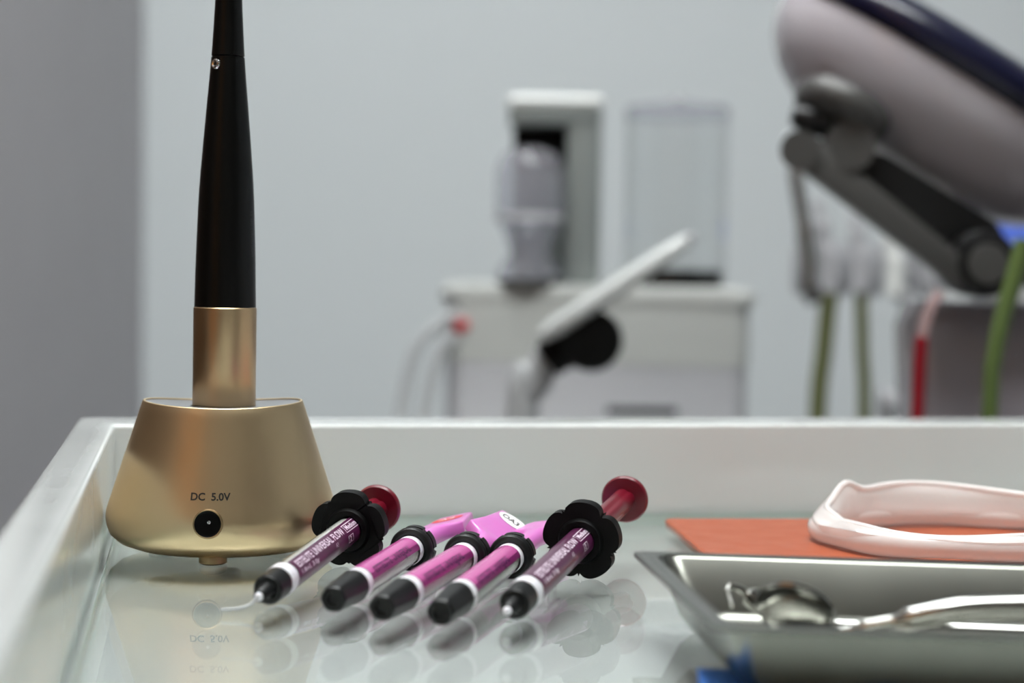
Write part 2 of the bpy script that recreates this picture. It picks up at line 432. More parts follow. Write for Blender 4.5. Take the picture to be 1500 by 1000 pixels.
# ------------------------------------------------------------------ syringes
def axis_pose(a, za, b, L, zb=None):
    """pose of a body lying on the glass: front end at pixel a and height za, its rear ring at pixel b, L apart"""
    A = on(*a, GLASS + za)
    if zb is None:
        lo_, hi_ = za, za + 14
        for _ in range(40):
            m_ = (lo_ + hi_) / 2
            if (on(*b, GLASS + m_) - A).length > L: lo_ = m_
            else: hi_ = m_
        zb = lo_
    B = on(*b, GLASS + zb)
    d = (B - A).normalized()
    return A, frame(d, (-1, 0, 0)), (B - A).length
def cyl(r, phi, z): return Vector((-r * math.sin(phi), r * math.cos(phi), z))
def patch(mb, r, p0, p1, z0, z1, n=40, th=.0):
    vs = []; fs = []
    for k in range(n + 1):
        p = math.radians(p0 + (p1 - p0) * k / n)
        vs += [cyl(r, p, z0), cyl(r, p, z1)]
    for k in range(n): fs.append((2 * k, 2 * k + 1, 2 * k + 3, 2 * k + 2))
    mb.add(vs, fs)
def wrap_text(mb, s, size, z, phi, r, sx=1., bold=0., width=None):
    vs, fs, w = text(s, size, sx, bold, step=.7)
    k = (width / w) if width else 1.
    mb.add([cyl(r, math.radians(phi) - y / r, z + x * k) for x, y in vs], fs)
    return w * k
def petal(npt, R, depth, n=160, rot=0.):
    """five-lobed flange outline"""
    out = []
    for i in range(n):
        a = 2 * PI * i / n
        u = ((a - rot) / (2 * PI / npt)) % 1. - .5          # -.5 .. .5 inside one lobe
        lobe = 1 - depth * (abs(u) * 2) ** 4.0
        out.append((R * lobe * math.cos(a), R * lobe * math.sin(a)))
    return out
def flow_syringe(label, a, za, b, push, rot, needle, turn):
    A, Rm, L = axis_pose(a, za, b, 63.6, 12.2)
    t = thing('flow_syringe', label, 'syringe', A, Rm, 'flowable composite syringes')
    MB().lathe([(4.25, 1), (4.4, 1), (4.4, L + 1), (4.25, L + 1), (4.25, 1)], 40, caps=False).build('barrel', 'clear_barrel', t)
    MB().lathe([(0, 3), (4.2, 3), (4.2, L - 4), (0, L - 4)], 32).build('paste', 'paste', t)
    lb = MB()
    patch(lb, 4.46, 8 + 4 * turn, 235 + 2 * turn, 4.0, L - 1.5)
    lb.use(1)
    R2 = 4.52
    L1 = L - 22
    wrap_text(lb, 'ESTELITE UNIVERSAL FLOW', 3.5, 6.0, 54 + turn, R2, .5, .05, width=L1)
    zb0, zb1 = 7.5 + L1, L - 2.5
    # the small framed word
    for (p0, p1, q0, q1) in ((20, 23, zb0, zb1), (55, 58, zb0, zb1), (20, 58, zb0, zb0 + .28), (20, 58, zb1 - .28, zb1)): patch(lb, R2, p0 + turn, p1 + turn, q0, q1, 8)
    wrap_text(lb, 'Medium', 2.5, zb0 + 1.2, 49 + turn, R2, .8, .05, width=zb1 - zb0 - 2.4)
    wrap_text(lb, '1.8mL 3.0g', 1.9, 6.0, 82 + turn, R2, .8, .02, width=15)
    wrap_text(lb, 'A3', 1.9, 37.0, 82 + turn, R2, 1.0, .0)
    for (p0, p1, q0, q1) in ((72, 74, L - 14.5, L - 10), (100, 102, L - 14.5, L - 10), (72, 102, L - 14.5, L - 14.2), (72, 102, L - 10.3, L - 10)): patch(lb, R2, p0 + turn, p1 + turn, q0, q1, 8)
    wrap_text(lb, '2', 2.3, L - 13.1, 96 + turn, R2, 1., .05)
    lb.build('label', ['purple_label', 'white_ink'], t, fix=False)
    MB().lathe([(3.6, -2.6), (4.7, -2.4), (4.75, -.2), (4.55, 0), (4.75, .2), (4.75, 2.4), (4.5, 3.2), (3.8, 3.2)], 48).build('front_ring', 'white_ring', t)
    MB().lathe([(0, -10.6), (3.9, -10.6), (4.35, -10.1), (4.55, -2.6), (3.4, -2.4)], 40).build('nose_cap', 'cap_black', t)
    MB().lathe([(1.5, -17.0), (1.9, -16.5), (2.1, -12.8), (2.7, -10.5), (2.7, -10.0)], 32).build('needle_hub', 'cap_black', t)
    MB().lathe([(0, -18.6), (.9, -18.4), (1.25, -17.4), (1.25, -16.6)], 24).build('needle_tip', 'white_ring', t)
    dn = smooth_path([(0, 0, -18), (0, -.2, -20.5), (.6, -.9, -22.6), (3.0, -1.5, -24.8), (7.5, -1.7, -26.6)], 18)
    if needle: MB().tube(dn, .38, 10).build('bent_needle', 'needle_grey', t)
    fl = MB().prism(petal(5, 12.4, .21, rot=rot), L - 2.2, L + 2.2, .9, 3)
    fl.lathe([(5.0, L - 3.6), (6.6, L - 3.6), (7.4, L - 2.1), (7.4, L)], 40, caps=False)
    fl.lathe([(6.4, L + 2.1), (6.2, L + 5.2), (4.2, L + 5.4)], 40, caps=False)
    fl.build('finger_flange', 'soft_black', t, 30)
    pl = MB()
    out = []
    for i in range(48):
        q = 2 * PI * i / 48
        r = 4.0 - .55 * abs(math.cos(2 * q)) ** 6
        out.append((r * math.cos(q + .4), r * math.sin(q + .4)))
    pl.prism(out, L - 6, L + push - 1.0)
    pl.lathe([(0, L + push - 1.8), (4.5, L + push - 1.6), (7.6, L + push - 1.2), (8.1, L + push - .4), (8.1, L + push + .6), (7.5, L + push + 1.3), (0, L + push + 1.3)], 56)
    pl.build('plunger', 'wine_red', t, 30)
    return t
flow_syringe('purple-labelled flow syringe leaning beside the gold dock, plunger pushed in', (411, 850), 6.0, (513, 774), 28.5, .925, True, 0)
flow_syringe('purple-labelled flow syringe with red plunger drawn far out, nearest the steel tray', (769, 870), 6.0, (853, 790), 58.0, .98, False, -13)

def hexloop(r, z, k=6, n=48, soft=.6, rot=0.):
    out = []
    for i in range(n):
        a = 2 * PI * i / n
        u = ((a + rot) % (2 * PI / k)) - PI / k
        rp = math.cos(PI / k) / math.cos(u)
        out.append(Vector((r * (rp * soft + (1 - soft)) * math.cos(a), r * (rp * soft + (1 - soft)) * math.sin(a), z)))
    return out
def paste_syringe(label, a, b, roll, bend, out_len, shift, sticker, length=63.0):
    A, Rm, L = axis_pose(a, 5.3, b, length)
    t = thing('paste_syringe', label, 'syringe', A, Rm, 'pink composite syringes with black caps')
    cp = MB().loft([hexloop(1.8, -18.0), hexloop(2.0, -19.0), hexloop(3.3, -19.0, soft=.45), hexloop(3.85, -18.3, soft=.45), hexloop(4.3, -10, soft=.4), hexloop(4.75, -1.4, soft=.3), hexloop(4.85, -.6, soft=.15), hexloop(4.75, 0, soft=.1), hexloop(4.2, 0, soft=0)], True, False)
    cp.build('cap', 'cap_black', t, 30)
    MB().lathe([(4.3, -.6), (4.6, 0), (4.6, 4.6), (4.5, 4.8)], 40, caps=False).build('front_ring', 'white_ring', t)
    MB().lathe([(4.0, 1), (4.5, 1.2), (4.5, L - .5), (4.0, L - .5), (4.0, 1)], 40, caps=False).build('barrel', 'clear_barrel', t)
    MB().lathe([(0, 2), (3.9, 2), (3.9, L - 4), (0, L - 4)], 32).build('paste', 'paste', t)
    lb = MB(); patch(lb, 4.58, -190, 74, 4.9, L - 8.0, 60)
    lb.use(2); patch(lb, 4.6, 50, 74, 4.95, L - 8.05, 12)
    lb.use(1)
    wrap_text(lb, 'ESTELITE', 3.1, 9.5, 60, 4.63, .9, .07, width=17)
    wrap_text(lb, 'UNIVERSAL', 3.1, 28.5, 60, 4.63, .9, .07, width=18)
    wrap_text(lb, '3.8g', 1.6, 38, 73, 4.63, .9, .05)
    lb.build('label', ['pink_foil', 'purple_ink', 'foil_dark'], t, fix=False)
    # ribbed black collar
    cl = MB()
    nn = 120; loops = []
    def notch(i): return .78 if (i % 20) in (0, 1, 2) else 0.
    for r, z, dp in ((4.6, L - 4.2, 0), (5.6, L - 4.6, 0), (6.6, L - 4.0, 0), (7.0, L - 3.2, 0), (7.0, L - 2.0, 0), (6.4, L - 1.8, 0), (6.4, L - 1.0, 0), (7.05, L - .8, 1), (7.05, L + 2.2, 1), (6.6, L + 2.8, 1), (4.2, L + 3.0, 0)):
        loops.append([Vector(((r - notch(i) * dp) * math.cos(2 * PI * i / nn), (r - notch(i) * dp) * math.sin(2 * PI * i / nn), z)) for i in range(nn)])
    cl.loft(loops, False, False).build('collar', 'cap_black', t, 30)
    MB().lathe([(4.45, L - 8.0), (4.6, L - 7.8), (4.6, L - 4.4), (4.4, L - 4)], 40, caps=False).build('rear_ring', 'white_ring', t)
    # plunger: round rod that widens into a flat bent thumb plate
    ro = math.radians(roll); be = math.radians(bend)
    U = Vector((-math.cos(ro), -math.sin(ro), 0))                  # across the plate (to the right)
    N0 = Vector((-math.sin(ro), math.cos(ro), 0))
    if N0.y < 0: N0 = -N0
    E_ = L + out_len; H_ = L + shift
    secs = [(L + 1, 3.1, 3.1, 0.), (L + 10, 3.1, 3.1, 0.), (H_ + 18, 3.4, 3.1, .1), (H_ + 21.5, 5.0, 3.0, .4), (H_ + 24, 8.0, 2.5, .8), (H_ + 25.5, 9.2, 2.3, 1.), (H_ + 27, 9.3, 2.2, 1.), (H_ + 38, 7.6, 2.1, 1.), (E_ - 1.2, 6.3, 2.0, 1.), (E_ - .4, 6.0, 1.7, 1.), (E_, 5.4, 1.2, 1.)]
    loops = []; nn = 40
    def plate(z, u, v):
        k = max(0., z - (L + 20))
        return Vector((0, 0, z - k + k * math.cos(be))) + U * u + N0 * (k * math.sin(be)) + (N0 * math.cos(be) - Vector((0, 0, math.sin(be)))) * v
    for z, hw, hh, sq in secs:
        lp = []
        for i in range(nn):
            a = 2 * PI * i / nn; c, s = math.cos(a), math.sin(a)
            e = 1 - .72 * sq
            lp.append(plate(z, hw * math.copysign(abs(c) ** e, c), hh * math.copysign(abs(s) ** e, s)))
        loops.append(lp)
    p = MB().loft(loops).build('plunger', 'pink_plastic', t, 30)
    if sticker:
        word, m, ink, su, sv, back = sticker
        st = MB(); ring = []
        zc = E_ - back
        for i in range(40):
            a = 2 * PI * i / 40; zz = min(zc + 5.0 * math.sin(a), E_ - .7); uu = 5.6 * math.cos(a)
            ring.append(plate(zz, uu, 2.2))
        st.add(ring + [plate(zc, 0, 2.24)], [(i, (i + 1) % 40, 40) for i in range(40)])
        vs, fs, w = text(word, su, sv, .08)
        st.use(1).add([plate(zc - su * .36 + y, x - w / 2 - (1.1 if len(word) > 2 else 0), 2.32) for x, y in vs], fs)
        st.build('shade_sticker', [m, ink], p, fix=False)
    return t
paste_syringe('pink composite syringe with the red A2 sticker, leftmost of three', (518, 858), (606, 802), -15, 0, 55, 4, ('A2', 'red_sticker', 'white_sticker', 5.6, .9, 11))
paste_syringe('pink composite syringe with the white OA3 sticker, middle of three', (591, 870), (685, 812), 32, 2, 54, 0, ('OA3', 'white_sticker', 'ink', 5.0, .68, 5.6))
paste_syringe('pink composite syringe without visible sticker, beside the drawn-out flow syringe', (671, 876), (751, 813), -8, 0, 57, 14, None, 67.0)
ct = on(790, 884, GLASS)
clip = MB().loft([rrect(-5, -7, 5, 7, 1.2, 0), rrect(-5, -7, 5, 7, 1.2, .8), rrect(-4, -6, 4, 6, 1, 1.0), rrect(-4, -6, 4, 6, 1, 4.6), rrect(-3.4, -5.4, 3.4, 5.4, 1, 4.9)])
cl = clip.build('plastic_tab', 'clear_barrel'); cl.location = Vector((ct.x, ct.y, GLASS)) * S; cl.rotation_euler = (0, 0, math.radians(-14))
tag(cl, 'small clear plastic tab under the front of the drawn-out flow syringe', 'plastic tab')

# ------------------------------------------------------------------ orange sheet and lip retractor
ob = [on(972, 758, GLASS), on(1012, 806, GLASS)]
O = Vector((58.6, 707, GLASS + .05)); oy = math.radians(5.0)
sh = thing('orange_sheet', 'flat orange plastic sheet under the translucent retractor', 'plastic sheet', O, (0, 0, oy))
MB().loft([rrect(0, -128, 168, 0, 3, 0), rrect(0, -128, 168, 0, 3, 1.3), rrect(.5, -127.5, 167.5, -.5, 3, 1.7)]).build('sheet', 'orange_plastic', sh)
RC = Vector((161, 655, GLASS + 1.9))
rt = thing('lip_retractor', 'translucent white silicone lip retractor ring lying on the orange sheet', 'dental retractor', RC, (0, 0, math.radians(6)))
def rpt(t, z, k=1., wob=0.):
    return Vector((51 * k * math.cos(t), 43 * k * math.sin(t), z))
nn = 120
ring = []
for i in range(nn):
    t = 2 * PI * i / nn
    ring.append(rpt(t, 4.4 + 1.0 * math.sin(3 * t + 1) * .4, 1 + .02 * math.sin(5 * t)))
MB().tube(ring, [4.0 + .35 * math.sin(7 * 2 * PI * i / nn) for i in range(nn)], 20, closed=True).build('outer_ring', 'silicone_ring', rt)
def mem_h(t):                        # height of the folded upper edge round the ring
    c = math.cos(t - math.radians(97)); back = max(0., c)
    left = math.exp(-((t - math.radians(141)) / .16) ** 2)
    return 8.5 + 7.5 * back ** .7 + 4.5 * left + .6 * math.sin(4 * t + .5)
loops = []
for i in range(nn):
    t = 2 * PI * i / nn; h = mem_h(t)
    prof_ = [(1.06, 5.), (1.075, 7.5), (1.06, 5 + (h - 5) * .55), (1.0 - .02 * math.sin(6 * t), 5 + (h - 5) * .85), (.955 + .025 * math.sin(5 * t), h), (.93 + .025 * math.sin(5 * t), h - .4), (.90, 5 + (h - 5) * .6), (.90, 5.)]
    loops.append([rpt(t, z + .25 * math.sin(9 * t + k), r_) for k, (r_, z) in enumerate(prof_)])
me = MB()
k = len(loops[0]); vs = [p for l in loops for p in l]; fs = []
for i in range(nn):
    j = (i + 1) % nn
    for q in range(k - 1): fs.append((i * k + q, j * k + q, j * k + q + 1, i * k + q + 1))
me.add(vs, fs).build('membrane', 'milky_silicone', rt, 80)
inner = []
for i in range(nn):
    t = 2 * PI * i / nn; inner.append(rpt(t, mem_h(t) - .6, .945 + .025 * math.sin(5 * t)))
MB().tube(inner, 1.3, 12, closed=True).build('inner_ring', 'silicone_ring', rt)

# ------------------------------------------------------------------ steel tray and instruments
TY = math.radians(-6.3)
T0 = on(925, 808, GLASS + 18)
tr = thing('steel_tray', 'rectangular stainless steel instrument tray with flared rim on the glass', 'tray', (T0.x, T0.y, GLASS + .5), (0, 0, TY))
W_, D_ = 215., 106.
tl = [rrect(0, -D_, W_, 0, 4, 16.9, 5), rrect(0, -D_, W_, 0, 4, 17.7, 5), rrect(1, -D_ + 1, W_ - 1, -1, 4, 18, 5), rrect(5.2, -D_ + 5.2, W_ - 5.2, -5.2, 7, 18, 5), rrect(6.2, -D_ + 6.2, W_ - 6.2, -6.2, 7, 17.2, 5),
      rrect(11, -D_ + 11, W_ - 11, -11, 8, 4, 5), rrect(13, -D_ + 13, W_ - 13, -13, 8, 1.4, 5), rrect(17, -D_ + 17, W_ - 17, -17, 7, .8, 5),
      rrect(17, -D_ + 17, W_ - 17, -17, 7, 0, 5), rrect(12.4, -D_ + 12.4, W_ - 12.4, -12.4, 8, .9, 5), rrect(10.2, -D_ + 10.2, W_ - 10.2, -10.2, 8, 4, 5), rrect(5.4, -D_ + 5.4, W_ - 5.4, -5.4, 7, 17, 5), rrect(.6, -D_ + .6, W_ - .6, -.6, 4, 16.9, 5)]
for lp_ in tl:                       # the left end is cut at a slant
    for p_ in lp_: p_.x += (1 - p_.x / W_) * (-p_.y) * .225
tm = MB(); tm.loft(tl[:8], False, True); tm.loft(tl[8:], True, False)
tm.build('pan', 'steel', tr, 50)
TM = Matrix.Translation(Vector((T0.x, T0.y, GLASS + .5))) @ Matrix.Rotation(TY, 4, 'Z')
def tp(x, y, z): return TM @ Vector((x, y, z))
m0 = tp(44, -46, 0)
mi = thing('mouth_mirror', 'steel dental mouth mirror with round head, in the steel tray', 'dental mirror', m0, (0, 0, TY))
HM = Matrix.Translation((0, 0, 11)) @ Matrix.Rotation(math.radians(-52), 4, 'X') @ Matrix.Rotation(math.radians(14), 4, 'Y')
MB().lathe([(0, -2.6), (6, -2.3), (9.6, -1.2), (10.4, 0), (10.2, .6), (9.5, .5)], 48, HM, caps=False).build('head', 'steel_tool', mi)
MB().lathe([(0, .35), (9.6, .35)], 48, HM, caps=False).build('mirror_glass', 'chrome', mi)
MB().tube(smooth_path([(7, -2, 6), (16, -4, 8), (28, -6, 11), (42, -8, 14.5), (60, -9, 16), (100, -10, 18.5), (165, -14, 24)], 40), [1.3] * 7 + [2.0] * 6 + [3.3] * 28, 20).build('handle', 'steel_tool', mi)
pr_ = thing('explorer_probe', 'thin steel probe with hooked end along the back of the steel tray', 'dental probe', tp(28, -26, 3.4), (0, 0, TY))
MB().tube(smooth_path([(0, -8, 6), (-1, -2, 10), (3, 0, 9), (10, -1, 4), (24, -2, .6), (60, -3, .6), (150, -6, .6)], 50), [.5] * 10 + [1.] * 9 + [2.6] * 32, 16).build('shaft', 'steel_tool', pr_)
tz = thing('tweezers', 'steel tweezers in the steel tray in front of the mouth mirror', 'tweezers', tp(84, -72, 2), (0, 0, TY - .03))
for s in (-1, 1):
    MB().tube(smooth_path([(-18, 6, 5.5), (-8, 2 + s * .8, 2.6), (4, s * 2.2, 1.4), (40, s * 4.2, 1.6), (80, s * 3, 1.6), (100, s * .6, 1.6)], 30), [.8] * 8 + [2.0] * 23, 14, flat=.6).build('arm', 'steel_tool', tz)
bb = [on(1040, 990, GLASS), on(1075, 986, GLASS)]
bo_ = [(x, 7 + 6 * math.sin(x * .11) - (5 if x < 12 else 0)) for x in range(0, 151, 5)] + [(150, 34), (0, 34)]
bib = MB().prism(bo_, 0, .3).build('paper_bib', 'blue_paper')
bl = on(1030, 984, GLASS); bib.location = Vector((bl.x - 3.5, bl.y - 31.5, GLASS + .08)) * S; bib.rotation_euler = (0, 0, math.radians(-4))
tag(bib, 'bright blue paper bib lying on the glass under the front of the steel tray', 'paper bib')

# ------------------------------------------------------------------ white unit with bottles behind the cart
UY = 1600.
ul = at(648, 440, UY); ur = at(1104, 440, UY)
UW = ur.x - ul.x; UZ = ul.z; UB = 770.
side = thing('side_cabinet', 'low white cabinet under the white water unit', 'cabinet', ((ul.x + ur.x) / 2, UY + 130, 0))
MB().box((-182, -170, 70), (182, 190, UB - 22), 5).build('carcass', 'white_plastic', side)
MB().box((-188, -178, UB - 22), (188, 194, UB - .5), 4).build('worktop', 'white_plastic', side)
MB().box((-170, -150, 0), (170, 176, 70), 2).build('plinth', 'grey_plastic', side)
for s in (-1, 1):
    d = MB().box((-88 + s * 90, -186, 84), (88 + s * 90, -170.5, UB - 30), 3).build('door', 'white_plastic', side)
    MB().tube([(s * 24, -184, 600), (s * 24, -204, 600), (s * 24, -204, 480), (s * 24, -184, 480)], 5).build('handle', 'chrome', d)
un = thing('water_unit', 'white boxy unit with rounded front, behind the cart', 'dental unit', ((ul.x + ur.x) / 2, UY + 110, UB))
hw = UW / 2
def plan(ex, z, y0=-110, y1=110):
    out = rrect(-hw - ex, y0 - ex, hw + ex, y1 + ex, 14, z, 10)
    # wide curve on the left front corner
    res = []
    for p in out:
        q = p.copy()
        u_ = q.x / hw
        if q.y < 0: q.y += 14 * max(0, u_) ** 3 + 70 * max(0, -u_) ** 2.2
        res.append(q)
    return res
HB = UZ - UB; DT = at(800, 537, UY).z - UB
MB().loft([plan(-2, DT + .5), plan(0, DT + 2), plan(0, HB - 1)]).build('housing', 'unit_white', un, 30)
MB().loft([plan(-1, 0), plan(-1, DT)]).build('drawer', 'grey_plastic', un, 30)
MB().loft([plan(3.5, HB - .8), plan(5, HB + .5), plan(5, HB + 8), plan(1, HB + 12), plan(-8, HB + 13.5)]).build('lid', 'unit_white', un, 30)
p = at(940, 601, UY); MB().box((p.x - un.location.x / S - 30, -113, p.z - UB - 4), (p.x - un.location.x / S + 30, -108.5, p.z - UB + 3), 1).build('vent_slot', 'darker_metal', un)
p = at(664, 480, UY); q = p.x - un.location.x / S
MB().prism([(5.5 * math.cos(a * PI / 12), 5.5 * math.sin(a * PI / 12)) for a in range(24)], -6, 2, M=Matrix.Translation((q + 4, -58, p.z - UB)) @ Matrix.Rotation(math.radians(-42), 4, 'Z') @ Matrix.Rotation(PI / 2, 4, 'X')).build('badge', 'red_badge', un)
for k, (pa, pb, pc) in enumerate((((655, 468), (610, 510), (588, 606)), ((655, 500), (636, 540), (622, 606)))):
    A = at(*pa, UY + 60); B = at(*pb, UY + 60); C_ = at(*pc, UY + 60); o = Vector(un.location) / S
    pts = [A + Vector((14, 0, 4)), A, B, C_, Vector((C_.x - 4, C_.y, UB + 8 + 0)), Vector((C_.x + 6, C_.y + 30, UB + 8))]
    MB().tube([x - o for x in smooth_path(pts, 40)], 5.5, 14).build('hose', 'pale_grey', un)
UT = UZ + 13.6
# silver bottle holder
BYc = UY + 95
hl_ = at(745, 200, BYc).x; hr_ = at(880, 200, BYc).x; ht = at(800, 142, BYc).z
rc_ = at(830, 200, BYc).x
bh = thing('bottle_stand', 'silver grey upright stand with a dark recess, on the white unit', 'stand', ((hl_ + hr_) / 2, BYc, UT + .2))
ox = (hl_ + hr_) / 2; oz = UT + .2
MB().box((rc_ - ox, -28, 0), (hr_ - ox, 34, ht - oz - 2), 6, 4).build('column', 'silver_plastic', bh)
z1 = at(790, 186, BYc).z - oz
MB().box((hl_ - ox + 4, 6, 0), (rc_ - ox + 2, 34, z1 + 2), 2).build('recess_panel', 'silver_plastic', bh)
MB().box((hl_ - ox, -30, z1), (hr_ - ox, 34, ht - oz - 6), 5, 4).build('hood', 'silver_plastic', bh)
MB().box((hl_ - ox - 1, -32, ht - oz - 12), (hr_ - ox + 1, 36, ht - oz), 6, 4).build('hood_cap', 'white_plastic', bh)
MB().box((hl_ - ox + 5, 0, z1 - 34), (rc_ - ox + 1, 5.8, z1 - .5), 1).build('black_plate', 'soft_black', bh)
bl_ = at(727, 300, BYc - 2).x; br_ = at(824, 300, BYc - 2).x; R_ = (br_ - bl_) / 2
bo = thing('water_bottle', 'clear plastic bottle with domed top held in the silver stand', 'bottle', ((bl_ + br_) / 2, BYc - 35, UT + .2))
bz = lambda y: at(780, y, BYc - 32).z - UT
MB().lathe([(R_ * .9, 4), (R_ * .92, bz(395)), (R_ * .55, bz(372)), (R_ * .8, bz(335)), (R_ * .98, bz(322)), (R_, bz(310)), (R_, bz(252)), (R_ * .85, bz(228)), (R_ * .55, bz(220)), (R_ * .3, bz(217))], 40, caps=False).build('body', 'clear_bottle', bo, 60)
MB().lathe([(0, 0), (R_ * .95, 0), (R_ * .95, 4.5), (R_ * .8, 5), (0, 5)], 40).build('base', 'dark_metal', bo)
MB().lathe([(R_ * 1.0, bz(326)), (R_ * 1.03, bz(323)), (R_ * 1.03, bz(317)), (R_ * 1.0, bz(314))], 40, caps=False).build('band', 'grey_plastic', bo)
tl_ = at(915, 260, BYc); tr_ = at(1066, 260, BYc); RT_ = (tr_.x - tl_.x) / 2
tk = thing('water_tank', 'clear cylindrical tank with dark base, right of the silver stand', 'tank', ((tl_.x + tr_.x) / 2, BYc, UT + .2))
tz_ = lambda y: at(990, y, BYc).z - UT
MB().lathe([(RT_ - 1.6, 3), (RT_, 3), (RT_, tz_(172)), (RT_ - 1.6, tz_(172)), (RT_ - 1.6, 3)], 64, caps=False).build('wall', 'clear_tank', tk)
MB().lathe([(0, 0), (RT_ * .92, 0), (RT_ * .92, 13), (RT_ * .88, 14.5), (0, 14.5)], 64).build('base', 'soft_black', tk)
MB().lathe([(RT_ - 2, tz_(174)), (RT_ + .8, tz_(174)), (RT_ + .8, tz_(160)), (RT_ - 1, tz_(157)), (RT_ * .4, tz_(151)), (0, tz_(150))], 64, caps=False).build('lid', 'clear_bottle', tk)
MB().lathe([(0, 0), (5, 0), (6, 3), (4, 7), (0, 8)], 24, Matrix.Translation((0, -RT_ * .3, tz_(154)))).build('lid_knob', 'chrome', tk)

# ------------------------------------------------------------------ white arm with black joint
AY = 1330.
k0 = at(865, 497, AY)
ar = thing('positioning_arm', 'white flat arm tilted up on a round black joint, before the white unit', 'arm', (at(765, 606, AY).x, AY + 18, 0))
o = Vector((at(765, 606, AY).x, AY + 18, 0))
MB().lathe([(0, 0), (150, 0), (152, 8), (140, 16), (30, 24), (0, 24)], 48).build('foot_plate', 'white_plastic', ar)
j0 = at(806, 520, AY) - o
MB().tube(smooth_path([(0, 0, 20), (0, 0, 500), (0, 0, at(765, 612, AY).z), (at(780, 570, AY) - o + Vector((0, 18, 0))), j0 + Vector((0, 16, 0))], 30), 12, 20).build('post', 'pale_grey', ar)
JN = Matrix.Translation(k0 - o) @ Matrix.Rotation(PI / 2, 4, 'X')
jb = MB().lathe([(0, -30), (20, -30), (22, -28), (22, 14), (20, 17), (0, 17)], 48, JN)
jb.tube([j0 + Vector((-2, 6, -4)), (at(840, 500, AY) - o) + Vector((0, 4, 0)), k0 - o], [13, 17, 19], 24)
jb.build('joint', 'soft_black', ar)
w0 = at(800, 488, AY) - o; w1 = at(1002, 354, AY) - o
dw = (w1 - w0).normalized(); Lw = (w1 - w0).length
WF = Matrix.Translation(w0) @ frame(dw, (0, 1, 0)).to_4x4()
lp = []
for z, hx_, hy in ((-6, 5, 2), (-4, 14, 5), (10, 22, 7.4), (Lw * .5, 24, 7.6), (Lw * .85, 22, 6.6), (Lw - 2, 19, 5.6), (Lw + 2, 16, 4.6)):
    lp.append([Vector((hx_ * math.copysign(abs(math.cos(q)) ** .5, math.cos(q)), hy * math.copysign(abs(math.sin(q)) ** .6, math.sin(q)), z)) for q in [2 * PI * i / 32 for i in range(32)]])
MB().loft(lp, M=WF).build('paddle', 'white_enamel', ar)
MB().box((-14, -4.2, Lw + 1.5), (14, 4.2, Lw + 8), 3, M=WF).build('paddle_tip', 'grey_plastic', ar)

# ------------------------------------------------------------------ dental chair: headrest, arm, backrest
HY = 1200.
hc = at(1386, 129, HY)
chair = thing('dental_chair', 'dental chair with white-backed navy headrest on a dark jointed arm', 'dental chair', (620, 1420, 0))
co = Vector((620, 1420, 0))
ax = (at(1500, 200, HY) - at(1386, 129, HY)).normalized()
HF = frame(ax.cross(Vector((0, 1, 0))) * -1 if ax.cross(Vector((0, 1, 0))).z < 0 else ax.cross(Vector((0, 1, 0))), ax)   # local x along, z = up normal
HMx = Matrix.Translation(hc - co) @ HF.to_4x4() @ Matrix.Rotation(math.radians(3.7), 4, 'X')
def sup(a, b, c0, c1, ex, nu=48, nv=20):
    """half of a rounded super-ellipsoid, from the rim (v=0) to the pole"""
    loops = []
    for j in range(nv):
        v = j / (nv - 1) * PI / 2
        cz = math.sin(v) ** (2 / ex); cr = max(1e-3, math.cos(v)) ** (2 / ex)
        loops.append([Vector((a * cr * math.copysign(abs(math.cos(u)) ** (2 / 2.3), math.cos(u)), b * cr * math.copysign(abs(math.sin(u)) ** (2 / 2.3), math.sin(u)), c0 + (c1 - c0) * cz)) for u in [2 * PI * i / nu for i in range(nu)]])
    return loops
a_, b_ = 119., 92.
MB().loft(sup(a_, b_, 0, -66, 2.3), True, True, M=HMx).build('headrest_shell', 'mauve_shell', chair, 60)
cu = [[Vector((p.x, p.y, -1)) for p in sup(a_ - 2, b_ - 2, 0, 1, 2.)[0]], [Vector((p.x, p.y, 2)) for p in sup(a_ + 3, b_ + 3, 0, 1, 2.)[0]]] + sup(a_ + 5, b_ + 5, 8, 31, 2.9)
MB().loft(cu, True, True, M=HMx).build('headrest_cushion', 'navy_vinyl', chair, 60)
LY = 1130.
def cp_(px, py, Y=LY): return at(px, py, Y) - co
bp = MB()
bdir = (cp_(1180, 260) - cp_(1250, 130)).normalized()
BF = Matrix.Translation(cp_(1226, 178)) @ frame(bdir + Vector((0, -.25, 0)), (0, 1, 0)).to_4x4()
bp.lathe([(0, -14), (28, -14), (30, -11), (30, -4), (27, 0), (22, 3), (0, 4)], 48, BF)
bp.build('bracket_plate', 'dark_metal', chair)
kn = MB().tube([cp_(1160, 168), cp_(1180, 172), cp_(1215, 180)], [7, 12, 12], 24, flat=.8)
kn.build('release_lever', 'darker_metal', chair)
MB().tube([cp_(1245, 185), cp_(1246, 215)], [17, 17], 32).tube([cp_(1246, 213, LY - 18), cp_(1246, 213, LY + 18)], 15, 32).build('knuckle', 'dark_metal', chair)
def bar(p, q, w0, w1, y0, y1):
    P = at(*p, LY); Q = at(*q, LY); d = (Q - P); nrm = Vector((-d.z, 0, d.x)).normalized()
    out = []
    for i in range(13):
        a = PI / 2 + PI * i / 12; out.append((P + d.normalized() * w0 * math.cos(a) + nrm * w0 * math.sin(a)))
    for i in range(13):
        a = -PI / 2 + PI * i / 12; out.append((Q + d.normalized() * w1 * math.cos(a) + nrm * w1 * math.sin(a)))
    M = Matrix(((1, 0, 0, 0), (0, 0, -1, 0), (0, 1, 0, 0), (0, 0, 0, 1)))
    return MB().prism([(v.x - co.x, v.z - co.z) for v in out], -(y1 - co.y), -(y0 - co.y), 1.5, 2, M)
